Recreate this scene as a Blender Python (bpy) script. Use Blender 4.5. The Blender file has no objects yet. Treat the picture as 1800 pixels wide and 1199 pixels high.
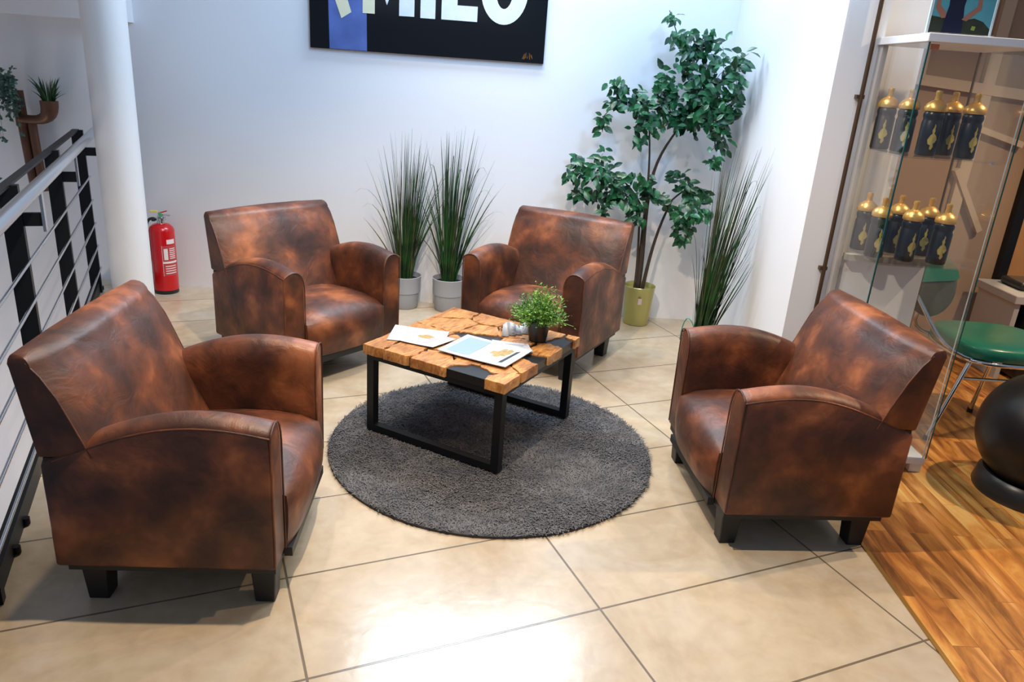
import bpy, bmesh, math, random
from mathutils import Vector, Matrix
C = bpy.context.scene.collection
PI = math.pi
R = math.radians
# ------------------------------------------------------------------ camera
YAW, PITCH, ROLL = 0.01234, 0.3457, 0.07159
fw = Vector((math.sin(YAW)*math.cos(PITCH), math.cos(YAW)*math.cos(PITCH), -math.sin(PITCH)))
r0 = Vector((math.cos(YAW), -math.sin(YAW), 0)); u0 = r0.cross(fw)
rt = math.cos(ROLL)*r0 + math.sin(ROLL)*u0; up = -math.sin(ROLL)*r0 + math.cos(ROLL)*u0
cd = bpy.data.cameras.new('camera'); cam = bpy.data.objects.new('camera', cd); C.objects.link(cam)
cd.sensor_width = 36; cd.lens = 1309.8*36/1800; cd.clip_start = .05; cd.clip_end = 60
cam.matrix_world = Matrix(((rt.x, up.x, -fw.x, 0), (rt.y, up.y, -fw.y, 0), (rt.z, up.z, -fw.z, 1.5697), (0, 0, 0, 1)))
bpy.context.scene.camera = cam
# ------------------------------------------------------------------ world, lights, exposure
w = bpy.data.worlds.new('world'); bpy.context.scene.world = w; w.use_nodes = True
w.node_tree.nodes['Background'].inputs[0].default_value = (.62, .76, 1, 1)
w.node_tree.nodes['Background'].inputs[1].default_value = .20
vs = bpy.context.scene.view_settings
vs.view_transform = 'Standard'; vs.look = 'None'; vs.exposure = .15; vs.gamma = 1; vs.use_curve_mapping = False
def light(name, kind, loc, target, energy, col, size=.1, size_y=None, spot=None, blend=.5):
    d = bpy.data.lights.new(name, kind); d.energy = energy; d.color = col
    if kind == 'AREA':
        d.size = size
        if size_y: d.shape = 'RECTANGLE'; d.size_y = size_y
    else: d.shadow_soft_size = size
    if kind == 'SPOT': d.spot_size = R(spot); d.spot_blend = blend
    o = bpy.data.objects.new(name, d); C.objects.link(o); o.location = loc
    o.rotation_euler = (Vector(target)-Vector(loc)).to_track_quat('-Z', 'Y').to_euler()
    return o
WARM = (1, .80, .58)
light('overhead_spot', 'SPOT', (-.25, 2.05, 2.9), (-.1, 2.3, 0), 205, WARM, .025, spot=125, blend=.6)
light('overhead_spot', 'SPOT', (.75, 3.2, 2.9), (.5, 3.0, 0), 60, WARM, .05, spot=115, blend=.7)
light('overhead_spot', 'SPOT', (-.2, 4.2, 2.9), (-.2, 3.9, 0), 60, WARM, .06, spot=110, blend=.7)
light('overhead_spot', 'SPOT', (-1.1, 3.0, 2.9), (-1.0, 2.9, 0), 75, WARM, .05, spot=115, blend=.7)
light('overhead_spot', 'SPOT', (3.2, 2.95, 2.9), (2.4, 3.0, 0), 190, (1, .74, .46), .03, spot=120, blend=.6)
light('overhead_spot', 'SPOT', (3.6, 5.2, 2.6), (3.6, 5.9, .6), 130, (1, .72, .42), .1, spot=120, blend=.6)  # added to brighten the orange wall beyond
light('daylight', 'AREA', (.3, 2.6, 3.6), (.1, 4.7, 1.4), 46, (.46, .70, 1), 1.6, 1.0)
light('wall_fill', 'SPOT', (1.2, 1.5, 3.05), (.1, 5.05, 2.95), 165, (.36, .62, 1), .22, spot=68, blend=.22)  # added spot; its cone edge makes the soft diagonal shade on the wall
light('sheen_light', 'AREA', (-.1, 4.7, 2.85), (-.1, 1.9, 0), 66, (.64, .82, 1), 1.7, .55)  # unseen area light added for a cool sheen on the floor
light('stairwell_fill', 'POINT', (-3.9, 3.4, -1.5), (0, 0, 0), 38, (1, .90, .84), .3)  # added fill, brightens the wall behind the railing rods
light('daylight', 'AREA', (-1.2, -1.6, 3.0), (-.2, 3.0, .4), 6, (.78, .88, 1), 2.5, 1.6)

# ------------------------------------------------------------------ helpers
def node_mat(name):
    m = bpy.data.materials.new(name); m.use_nodes = True
    nt = m.node_tree; b = nt.nodes['Principled BSDF']
    return m, nt, b
def simple(name, col, rough=.5, metal=0., spec=.5, emit=None, trans=0., coat=0., bump=0., bscale=60, var=0., vscale=8):
    m, nt, b = node_mat(name)
    b.inputs['Base Color'].default_value = (*col, 1); b.inputs['Roughness'].default_value = rough
    b.inputs['Metallic'].default_value = metal; b.inputs['Specular IOR Level'].default_value = spec
    b.inputs['Coat Weight'].default_value = coat
    tc = nt.nodes.new('ShaderNodeTexCoord')
    if var:
        n = nt.nodes.new('ShaderNodeTexNoise'); n.inputs['Scale'].default_value = vscale; n.inputs['Detail'].default_value = 4
        nt.links.new(tc.outputs['Object'], n.inputs['Vector'])
        mx = nt.nodes.new('ShaderNodeMix'); mx.data_type = 'RGBA'
        mx.inputs[6].default_value = (*[c*(1-var) for c in col], 1); mx.inputs[7].default_value = (*[min(1, c*(1+var)) for c in col], 1)
        nt.links.new(n.outputs[0], mx.inputs[0]); nt.links.new(mx.outputs[2], b.inputs['Base Color'])
    if bump:
        n = nt.nodes.new('ShaderNodeTexNoise'); n.inputs['Scale'].default_value = bscale; n.inputs['Detail'].default_value = 5
        nt.links.new(tc.outputs['Object'], n.inputs['Vector'])
        bp = nt.nodes.new('ShaderNodeBump'); bp.inputs['Strength'].default_value = bump; bp.inputs['Distance'].default_value = .01
        nt.links.new(n.outputs[0], bp.inputs['Height']); nt.links.new(bp.outputs[0], b.inputs['Normal'])
    return m
def ramp(nt, stops, src):
    r = nt.nodes.new('ShaderNodeValToRGB'); e = r.color_ramp.elements
    while len(e) < len(stops): e.new(.5)
    for i, (p, c) in enumerate(stops): e[i].position = p; e[i].color = (*c, 1)
    nt.links.new(src, r.inputs[0]); return r
def noise(nt, vec, scale, detail=4, dist=0., rough=.5):
    n = nt.nodes.new('ShaderNodeTexNoise'); n.inputs['Scale'].default_value = scale
    n.inputs['Detail'].default_value = detail; n.inputs['Distortion'].default_value = dist; n.inputs['Roughness'].default_value = rough
    if vec: nt.links.new(vec, n.inputs['Vector'])
    return n
def leather():
    m, nt, b = node_mat('suede_leather')
    tc = nt.nodes.new('ShaderNodeTexCoord'); oi = nt.nodes.new('ShaderNodeObjectInfo')
    mp = nt.nodes.new('ShaderNodeVectorMath'); mp.operation = 'SCALE'; mp.inputs['Scale'].default_value = 9
    cb = nt.nodes.new('ShaderNodeCombineXYZ'); nt.links.new(oi.outputs['Random'], cb.inputs[0]); nt.links.new(oi.outputs['Random'], cb.inputs[1])
    nt.links.new(cb.outputs[0], mp.inputs[0])
    ad = nt.nodes.new('ShaderNodeVectorMath'); nt.links.new(tc.outputs['Object'], ad.inputs[0]); nt.links.new(mp.outputs[0], ad.inputs[1])
    n1 = noise(nt, ad.outputs[0], 5.6, 3, .2, .5)
    r = ramp(nt, [(.29, (.028, .0092, .0050)), (.43, (.064, .0190, .0088)), (.56, (.138, .040, .0150)), (.73, (.35, .112, .038))], n1.outputs[0])
    n2 = noise(nt, ad.outputs[0], 26, 4, .6)
    mx = nt.nodes.new('ShaderNodeMix'); mx.data_type = 'RGBA'; mx.blend_type = 'OVERLAY'; mx.inputs[0].default_value = .28
    nt.links.new(r.outputs[0], mx.inputs[6]); nt.links.new(n2.outputs[0], mx.inputs[7])
    nt.links.new(mx.outputs[2], b.inputs['Base Color'])
    rr = nt.nodes.new('ShaderNodeMapRange'); rr.inputs[3].default_value = .60; rr.inputs[4].default_value = .34
    nt.links.new(n1.outputs[0], rr.inputs[0]); nt.links.new(rr.outputs[0], b.inputs['Roughness'])
    b.inputs['Sheen Weight'].default_value = .04; b.inputs['Sheen Tint'].default_value = (1, .6, .4, 1)
    n3 = noise(nt, ad.outputs[0], 11, 3, 1.2); bp = nt.nodes.new('ShaderNodeBump'); bp.inputs['Strength'].default_value = .2; bp.inputs['Distance'].default_value = .02
    nt.links.new(n3.outputs[0], bp.inputs['Height'])
    n4 = noise(nt, ad.outputs[0], 220, 3); b2 = nt.nodes.new('ShaderNodeBump'); b2.inputs['Strength'].default_value = .12; b2.inputs['Distance'].default_value = .003
    nt.links.new(n4.outputs[0], b2.inputs['Height']); nt.links.new(bp.outputs[0], b2.inputs['Normal']); nt.links.new(b2.outputs[0], b.inputs['Normal'])
    return m
def tile_mat():
    m, nt, b = node_mat('beige_floor_tile')
    tc = nt.nodes.new('ShaderNodeTexCoord'); mp = nt.nodes.new('ShaderNodeMapping')
    # tile grid: origin (.361,1.926), turned clockwise 23.26 deg
    a = R(23.2633); ox, oy = .361, 1.926
    c_, s_ = math.cos(a), math.sin(a)
    mp.vector_type = 'POINT'
    mp.inputs['Location'].default_value = (-(c_*ox + s_*oy), -(-s_*ox + c_*oy), 0)
    mp.inputs['Rotation'].default_value = (0, 0, -a)
    nt.links.new(tc.outputs['Object'], mp.inputs[0])
    br = nt.nodes.new('ShaderNodeTexBrick'); br.offset = 0; br.squash = 1
    br.inputs['Scale'].default_value = 1; br.inputs['Brick Width'].default_value = .9; br.inputs['Row Height'].default_value = .4443
    br.inputs['Mortar Size'].default_value = .0042; br.inputs['Mortar Smooth'].default_value = .3
    br.inputs['Color1'].default_value = (1, 1, 1, 1); br.inputs['Color2'].default_value = (.86, .86, .86, 1); br.inputs['Mortar'].default_value = (0, 0, 0, 1)
    nt.links.new(mp.outputs[0], br.inputs['Vector'])
    n1 = noise(nt, tc.outputs['Object'], 2.6, 6, .8, .6)
    r = ramp(nt, [(.3, (.44, .33, .21)), (.5, (.52, .42, .295)), (.72, (.58, .495, .385))], n1.outputs[0])
    n2 = noise(nt, tc.outputs['Object'], 16, 5, .5)
    mo = nt.nodes.new('ShaderNodeMix'); mo.data_type = 'RGBA'; mo.blend_type = 'OVERLAY'; mo.inputs[0].default_value = .18
    nt.links.new(r.outputs[0], mo.inputs[6]); nt.links.new(n2.outputs[0], mo.inputs[7])
    mu = nt.nodes.new('ShaderNodeMix'); mu.data_type = 'RGBA'; mu.blend_type = 'MULTIPLY'; mu.inputs[0].default_value = .35
    nt.links.new(mo.outputs[2], mu.inputs[6]); nt.links.new(br.outputs['Color'], mu.inputs[7])
    mx = nt.nodes.new('ShaderNodeMix'); mx.data_type = 'RGBA'; mx.inputs[7].default_value = (.17, .13, .09, 1)
    nt.links.new(br.outputs['Fac'], mx.inputs[0]); nt.links.new(mu.outputs[2], mx.inputs[6]); nt.links.new(mx.outputs[2], b.inputs['Base Color'])
    b.inputs['Roughness'].default_value = .20; b.inputs['Specular IOR Level'].default_value = .6
    bp = nt.nodes.new('ShaderNodeBump'); bp.invert = True; bp.inputs['Strength'].default_value = .5; bp.inputs['Distance'].default_value = .003
    nt.links.new(br.outputs['Fac'], bp.inputs['Height'])
    b2 = nt.nodes.new('ShaderNodeBump'); b2.inputs['Strength'].default_value = .06; b2.inputs['Distance'].default_value = .01
    nt.links.new(n2.outputs[0], b2.inputs['Height']); nt.links.new(bp.outputs[0], b2.inputs['Normal']); nt.links.new(b2.outputs[0], b.inputs['Normal'])
    return m
def plank_mat():
    m, nt, b = node_mat('acacia_plank_floor')
    tc = nt.nodes.new('ShaderNodeTexCoord'); mp = nt.nodes.new('ShaderNodeMapping'); mp.inputs['Rotation'].default_value = (0, 0, R(90))
    nt.links.new(tc.outputs['Object'], mp.inputs[0])
    br = nt.nodes.new('ShaderNodeTexBrick'); br.offset = .37
    br.inputs['Scale'].default_value = 1; br.inputs['Brick Width'].default_value = .62; br.inputs['Row Height'].default_value = .085
    br.inputs['Mortar Size'].default_value = .0008; br.inputs['Color1'].default_value = (0, 0, 0, 1); br.inputs['Color2'].default_value = (1, 1, 1, 1)
    br.inputs['Mortar'].default_value = (0, 0, 0, 1); br.inputs['Bias'].default_value = 0
    nt.links.new(mp.outputs[0], br.inputs['Vector'])
    m2 = nt.nodes.new('ShaderNodeMapping'); m2.inputs['Scale'].default_value = (7, 1.3, 1); nt.links.new(tc.outputs['Object'], m2.inputs[0])
    ad = nt.nodes.new('ShaderNodeVectorMath'); ad.operation = 'MULTIPLY_ADD'; ad.inputs[1].default_value = (7, 7, 7)
    nt.links.new(br.outputs['Color'], ad.inputs[0]); nt.links.new(m2.outputs[0], ad.inputs[2])
    n1 = noise(nt, ad.outputs[0], 1.0, 6, 1.4, .6)
    r = ramp(nt, [(.31, (.13, .040, .008)), (.44, (.36, .130, .026)), (.55, (.60, .26, .058)), (.72, (.86, .52, .18))], n1.outputs[0])
    mu = nt.nodes.new('ShaderNodeMix'); mu.data_type = 'RGBA'; mu.blend_type = 'OVERLAY'; mu.inputs[0].default_value = .38
    nt.links.new(r.outputs[0], mu.inputs[6]); nt.links.new(br.outputs['Color'], mu.inputs[7]); nt.links.new(mu.outputs[2], b.inputs['Base Color'])
    b.inputs['Roughness'].default_value = .33
    return m
def wood_mat():
    m, nt, b = node_mat('golden_teak')
    tc = nt.nodes.new('ShaderNodeTexCoord')
    n0 = noise(nt, tc.outputs['Object'], 5, 3, .8)
    m2 = nt.nodes.new('ShaderNodeMapping'); m2.inputs['Scale'].default_value = (3, 11, 5); nt.links.new(tc.outputs['Object'], m2.inputs[0])
    n1 = noise(nt, m2.outputs[0], 3.2, 6, 2.2, .62)
    r = ramp(nt, [(.26, (.15, .050, .012)), (.40, (.43, .165, .040)), (.58, (.66, .31, .085)), (.78, (.80, .46, .16))], n1.outputs[0])
    r2 = ramp(nt, [(.35, (.62, .56, .5)), (.6, (1, 1, 1))], n0.outputs[0])
    mu = nt.nodes.new('ShaderNodeMix'); mu.data_type = 'RGBA'; mu.blend_type = 'MULTIPLY'; mu.inputs[0].default_value = 1
    nt.links.new(r.outputs[0], mu.inputs[6]); nt.links.new(r2.outputs[0], mu.inputs[7]); nt.links.new(mu.outputs[2], b.inputs['Base Color'])
    b.inputs['Roughness'].default_value = .42
    bp = nt.nodes.new('ShaderNodeBump'); bp.inputs['Strength'].default_value = .3; bp.inputs['Distance'].default_value = .006
    nt.links.new(n1.outputs[0], bp.inputs['Height']); nt.links.new(bp.outputs[0], b.inputs['Normal'])
    return m
def glass_mat(tint=(.985, .995, .99), rough=0.):
    m, nt, b = node_mat('clear_glass')
    nt.nodes.remove(b); out = nt.nodes['Material Output']
    g = nt.nodes.new('ShaderNodeBsdfGlossy'); g.inputs['Roughness'].default_value = .02; g.inputs[0].default_value = (1, 1, 1, 1)
    t = nt.nodes.new('ShaderNodeBsdfTransparent'); t.inputs[0].default_value = (*tint, 1)
    lw = nt.nodes.new('ShaderNodeLayerWeight'); lw.inputs[0].default_value = .5
    pw = nt.nodes.new('ShaderNodeMath'); pw.operation = 'POWER'; pw.inputs[1].default_value = 5; nt.links.new(lw.outputs['Facing'], pw.inputs[0])
    f = nt.nodes.new('ShaderNodeMath'); f.operation = 'MULTIPLY_ADD'; f.inputs[1].default_value = .9; f.inputs[2].default_value = .035; nt.links.new(pw.outputs[0], f.inputs[0])
    x = nt.nodes.new('ShaderNodeMixShader'); nt.links.new(f.outputs[0], x.inputs[0]); nt.links.new(t.outputs[0], x.inputs[1]); nt.links.new(g.outputs[0], x.inputs[2])
    nt.links.new(x.outputs[0], out.inputs[0]); return m
def leaf_mat(name, c1, c2, rough=.4, scale=30):
    m, nt, b = node_mat(name)
    tc = nt.nodes.new('ShaderNodeTexCoord'); n = noise(nt, tc.outputs['Object'], scale, 2)
    r = ramp(nt, [(.35, c1), (.65, c2)], n.outputs[0]); nt.links.new(r.outputs[0], b.inputs['Base Color'])
    b.inputs['Roughness'].default_value = rough; b.inputs['Subsurface Weight'].default_value = 0
    return m
M = {
 'leather': leather(), 'tile': tile_mat(), 'plank': plank_mat(), 'wood': wood_mat(), 'glass': glass_mat(),
 'edge': simple('green_glass_edge', (.01, .07, .065), .12), 'edge_light': simple('bright_glass_edge', (.62, .72, .74), .15),
 'wall': simple('white_wall_paint', (.80, .80, .82), .62, bump=.04, bscale=90), 'tan': simple('tan_wall_paint', (.34, .225, .15), .6),
 'refl_tan': simple('cream_reflection', (.52, .39, .28), .5), 'orange': simple('warm_panel', (.62, .33, .12), .5, var=.25, vscale=3),
 'black': simple('black_powder_coat', (.006, .007, .009), .45, spec=.25), 'legblack': simple('black_stained_leg', (.008, .009, .011), .5),
 'resin': simple('black_resin', (.006, .006, .007), .35), 'plastic': simple('black_plastic', (.011, .014, .017), .35),
 'steel': simple('brushed_steel', (.62, .64, .67), .22, 1), 'chrome': simple('chrome', (.75, .76, .78), .1, 1),
 'grey_pot': simple('grey_ceramic', (.36, .38, .42), .45), 'soil': simple('dark_soil', (.016, .013, .010), .9, bump=.6),
 'gold_pot': simple('brassy_green_metal', (.47, .45, .17), .3, .55), 'gold': simple('gold_lid', (.80, .47, .13), .34, .65),
 'emblem': simple('gold_print', (.42, .33, .08), .45), 'bottle': simple('navy_black_bottle', (.007, .009, .014), .3),
 'red': simple('red_enamel', (.55, .006, .010), .2, coat=.3), 'label': simple('pale_label_print', (.80, .72, .70), .5), 'labelred': simple('label_red', (.50, .05, .055), .45),
 'yellow': simple('yellow_plastic', (.75, .62, .10), .4), 'greenp': simple('green_plastic', (.05, .35, .12), .4),
 'rug': simple('charcoal_rug', (.06, .058, .06), .95, var=.5, vscale=9),
 'paper': simple('white_paper', (.52, .55, .60), .5), 'ink_blue': simple('pale_blue_print', (.26, .37, .46), .5), 'ink_gold': simple('ochre_print', (.40, .27, .09), .5, var=.6, vscale=60),
 'ink_grey': simple('lilac_grey_print', (.42, .40, .48), .5), 'ink_black': simple('black_print', (.02, .025, .03), .4),
 'canvas': simple('glossy_black_print', (.006, .007, .009), .10, spec=.35), 'stripe': simple('blue_print', (.09, .14, .38), .2, var=.4, vscale=9), 'letter': simple('chalk_white_print', (.66, .70, .76), .35, var=.12, vscale=22),
 'cream': simple('cream_print', (.72, .68, .48), .35), 'sig': simple('orange_paint', (.45, .18, .04), .4),
 'rust': simple('rusty_copper_pipe', (.13, .060, .035), .45, .5, var=.4, vscale=18), 'bronze': simple('bronze_conduit', (.075, .042, .022), .45, .3),
 'board': simple('white_board', (.80, .81, .84), .35), 'column': simple('white_column_paint', (.80, .80, .81), .5, bump=.1, bscale=25),
 'green_seat': simple('green_vinyl', (.015, .19, .125), .3, var=.15), 'shell': simple('dark_olive_shell', (.05, .06, .042), .35),
 'ball': simple('matt_black_rubber', (.009, .009, .010), .36, spec=.4), 'greywhite': simple('grey_laminate', (.42, .40, .38), .45),
 'bark': simple('brown_bark', (.050, .032, .022), .8, bump=.5, bscale=40), 'brass': simple('brass_strip', (.45, .25, .07), .35, .8),
 'leaf': leaf_mat('ficus_leaf', (.005, .035, .016), (.020, .14, .045), .32, 14), 'blade': leaf_mat('grass_blade', (.007, .020, .010), (.022, .095, .018), .4, 10),
 'bush': leaf_mat('bright_foliage', (.05, .17, .02), (.22, .42, .06), .5, 26), 'trail': leaf_mat('dusty_foliage', (.03, .07, .05), (.10, .17, .12), .6, 30),
 'dry': leaf_mat('olive_blade', (.03, .035, .015), (.09, .085, .035), .5, 10),
}
def link_mesh(name, verts, faces, m, parent=None, smooth=None, bevel=0, seg=2, bang=40):
    me = bpy.data.meshes.new(name)
    bm = bmesh.new(); vs_ = [bm.verts.new(v) for v in verts]
    for f in faces:
        try: bm.faces.new([vs_[i] for i in f])
        except ValueError: pass
    return fin(name, bm, m, parent, smooth, bevel, seg, bang, me)
def fin(name, bm, m, parent=None, smooth=None, bevel=0, seg=2, bang=40, me=None):
    me = me or bpy.data.meshes.new(name)
    bmesh.ops.recalc_face_normals(bm, faces=bm.faces[:])
    if bevel:
        es = [e for e in bm.edges if len(e.link_faces) == 2 and e.calc_face_angle(0) > R(bang)]
        if es: bmesh.ops.bevel(bm, geom=es, offset=bevel, segments=seg, affect='EDGES', profile=.5, clamp_overlap=True)
    bm.to_mesh(me); bm.free()
    ms = m if isinstance(m, (list, tuple)) else [m]
    for x in ms: me.materials.append(x)
    if smooth is not None:
        me.polygons.foreach_set('use_smooth', [True]*len(me.polygons))
        if smooth > 0: me.set_sharp_from_angle(angle=R(smooth))
    o = bpy.data.objects.new(name, me); C.objects.link(o)
    if parent: o.parent = parent
    return o
def box_bm(bm, lo, hi, mi=0):
    x0, y0, z0 = lo; x1, y1, z1 = hi
    v = [bm.verts.new(p) for p in [(x0,y0,z0),(x1,y0,z0),(x1,y1,z0),(x0,y1,z0),(x0,y0,z1),(x1,y0,z1),(x1,y1,z1),(x0,y1,z1)]]
    for f in [(0,3,2,1),(4,5,6,7),(0,1,5,4),(1,2,6,5),(2,3,7,6),(3,0,4,7)]: bm.faces.new([v[i] for i in f]).material_index = mi
    return v
def box(name, lo, hi, m, parent=None, bevel=0, seg=2):
    bm = bmesh.new(); box_bm(bm, lo, hi)
    return fin(name, bm, m, parent, 35 if bevel else None, bevel, seg)
def loft(bm, rings, cap=True, closed=True, mi=0):
    n = len(rings[0]); V = [[bm.verts.new(p) for p in r] for r in rings]
    for a, b in zip(V, V[1:]):
        for i in range(n if closed else n-1):
            bm.faces.new([a[i], a[(i+1) % n], b[(i+1) % n], b[i]]).material_index = mi
    if cap:
        bm.faces.new(V[0][::-1]).material_index = mi; bm.faces.new(V[-1]).material_index = mi
def frame_at(p, q):
    d = (q-p).normalized(); a = Vector((0, 0, 1)) if abs(d.z) < .9 else Vector((1, 0, 0))
    x = d.cross(a).normalized(); return x, d.cross(x)
def tube_bm(bm, pts, rad, n=8, cap=True, mi=0):
    pts = [Vector(p) for p in pts]; rads = rad if isinstance(rad, (list, tuple)) else [rad]*len(pts)
    rings = []; x = None
    for i, p in enumerate(pts):
        d = (pts[min(i+1, len(pts)-1)]-pts[max(i-1, 0)]).normalized()
        if x is None: x, y = frame_at(p, p+d)
        else: x = (x-d*x.dot(d)).normalized(); y = d.cross(x)
        rings.append([p+(x*math.cos(2*PI*k/n)+y*math.sin(2*PI*k/n))*rads[i] for k in range(n)])
    loft(bm, rings, cap, mi=mi)
def tube(name, pts, rad, m, parent=None, n=10, smooth=50):
    bm = bmesh.new(); tube_bm(bm, pts, rad, n); return fin(name, bm, m, parent, smooth)
def lathe_bm(bm, prof, n=32, c=(0, 0), mi=0, cap=True):
    rings = [[(c[0]+r*math.cos(2*PI*k/n), c[1]+r*math.sin(2*PI*k/n), z) for k in range(n)] for r, z in prof]
    loft(bm, rings, cap, mi=mi)
def lathe(name, prof, m, parent=None, n=32, smooth=40, c=(0, 0)):
    bm = bmesh.new(); lathe_bm(bm, prof, n, c); return fin(name, bm, m, parent, smooth)
def bez(a, b, c, d, n=10):
    a, b, c, d = map(Vector, (a, b, c, d))
    return [a*(1-t)**3+b*3*t*(1-t)**2+c*3*t*t*(1-t)+d*t**3 for t in [i/n for i in range(n+1)]]
def thing(name, label, cat, loc=(0, 0, 0), rz=0, group=None):
    o = bpy.data.objects.new(name, None); o.empty_display_size = .05; C.objects.link(o); o.location = loc; o.rotation_euler = (0, 0, rz)
    return tag(o, label, cat, group)
def tag(o, label, cat, group=None):
    o['label'] = label; o['category'] = cat
    if group: o['group'] = group
    return o
def struct(o): o['kind'] = 'structure'; return o
def dup(root, loc, rz=0, label=None, sc=None):
    r = root.copy(); C.objects.link(r); r.location = loc; r.rotation_euler = (0, 0, rz)
    if label: r['label'] = label
    def rec(a, b):
        for ch in list(a.children):
            c = ch.copy(); C.objects.link(c); c.parent = b; rec(ch, c)
    rec(root, r); return r

# ------------------------------------------------------------------ the setting
TA = R(23.2633)
def uv(u, v, z=0):       # u along the railing, v to its right
    return Vector((v*math.cos(TA)-u*math.sin(TA), v*math.sin(TA)+u*math.cos(TA), z))
def slab(name, poly, z0, z1, m):
    bm = bmesh.new(); loft(bm, [[(x, y, z0) for x, y in poly], [(x, y, z1) for x, y in poly]]); return struct(fin(name, bm, m))
p_a, p_b = uv(-1.5, -.66), uv(5.77, -.66)
slab('floor', [(p_a.x, p_a.y), (1.385, -1.9), (1.385, 5.05), (p_b.x, 5.05)], -.25, 0, M['tile'])
slab('floor_wood', [(1.395, -1.9), (4.6, -1.9), (4.6, 6.4), (1.395, 6.4)], -.25, 0, M['plank'])
struct(box('trim_1', (1.383, -1.9, -.25), (1.397, 3.37, .004), M['brass']))
slab('wall_back', [(-7, 5.05), (1.33, 5.05), (1.33, 5.25), (-7, 5.25)], -3, 3.3, M['wall'])
slab('wall_right', [(1.325, 3.37), (1.50, 3.37), (1.50, 5.25), (1.325, 5.25)], 0, 3.3, M['wall'])
slab('wall_return', [(1.50, 3.46), (1.72, 3.46), (1.72, 3.6), (1.50, 3.6)], 0, 3.3, M['wall'])
slab('wall_far', [(1.72, 4.75), (3.15, 4.75), (3.15, 4.9), (1.50, 4.9), (1.50, 4.75)], 0, 3.3, M['tan'])
slab('wall_beyond', [(3.0, 6.2), (4.6, 6.2), (4.6, 6.35), (3.0, 6.35)], 0, 3.3, M['orange'])
slab('trim_2', [(-7, 4.93), (-2.45, 4.93), (-2.45, 5.05), (-7, 5.05)], 1.70, 2.0, M['wall'])
slab('shade_slab', [(-5.4, 2.4), (-2.55, 2.4), (-2.2, 4.9), (-2.2, 5.05), (-5.4, 5.05)], 2.2, 2.45, M['wall'])  # unseen slab added to keep the upper left wall in shade
slab('wall_stair', [(-5.4, 0), (-5.2, 0), (-5.2, 5.05), (-5.4, 5.05)], -3, 3.3, M['wall'])
slab('floor_lower', [(-5.4, -2), (p_a.x+.3, -2), (p_b.x+.3, 5.05), (-5.4, 5.05)], -3.1, -3.0, M['greywhite'])
# reflections on the far wall, modelled as solid pale strips
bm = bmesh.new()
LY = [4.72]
def refl_strip(x0, z0, x1, z1, wd=.035):
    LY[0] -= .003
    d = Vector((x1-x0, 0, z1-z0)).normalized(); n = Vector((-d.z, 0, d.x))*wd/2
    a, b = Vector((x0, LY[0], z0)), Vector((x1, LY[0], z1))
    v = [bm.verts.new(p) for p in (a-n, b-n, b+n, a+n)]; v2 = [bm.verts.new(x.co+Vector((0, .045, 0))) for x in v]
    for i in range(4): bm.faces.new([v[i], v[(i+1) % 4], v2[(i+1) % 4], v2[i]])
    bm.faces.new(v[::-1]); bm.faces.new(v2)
refl_strip(2.78, 2.3, 2.77, .75, .07); refl_strip(2.25, 1.70, 3.08, 1.64, .06); refl_strip(2.36, 1.95, 2.36, 1.70, .05); refl_strip(2.78, 1.44, 3.08, 1.36, .035); refl_strip(2.72, 1.19, 2.96, .82, .035)
struct(fin('reflection_strips', bm, M['refl_tan']))
struct(box('trim_4', (3.15, 4.70, 0), (3.21, 4.92, 3.3), M['black']))

# round white column
bm = bmesh.new(); lathe_bm(bm, [(.115, 0), (.115, 3.3)], 48, (-2.295, 4.4)); struct(fin('column', bm, M['column'], smooth=40))

# bronze conduit with clips
t = thing('wall_conduit', 'thin bronze vertical pipe clipped to the white wall end beside the glass cabinet', 'pipe', (1.449, 3.352, 0))
tube('pipe', [(0, 0, 0), (0, 0, 3.2)], .009, M['bronze'], t)
for z in (.45, .82, 1.57, 2.3):
    bm = bmesh.new(); box_bm(bm, (-.022, -.006, z-.008), (.012, .018, z+.008)); fin('clip', bm, M['bronze'], t)

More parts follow.
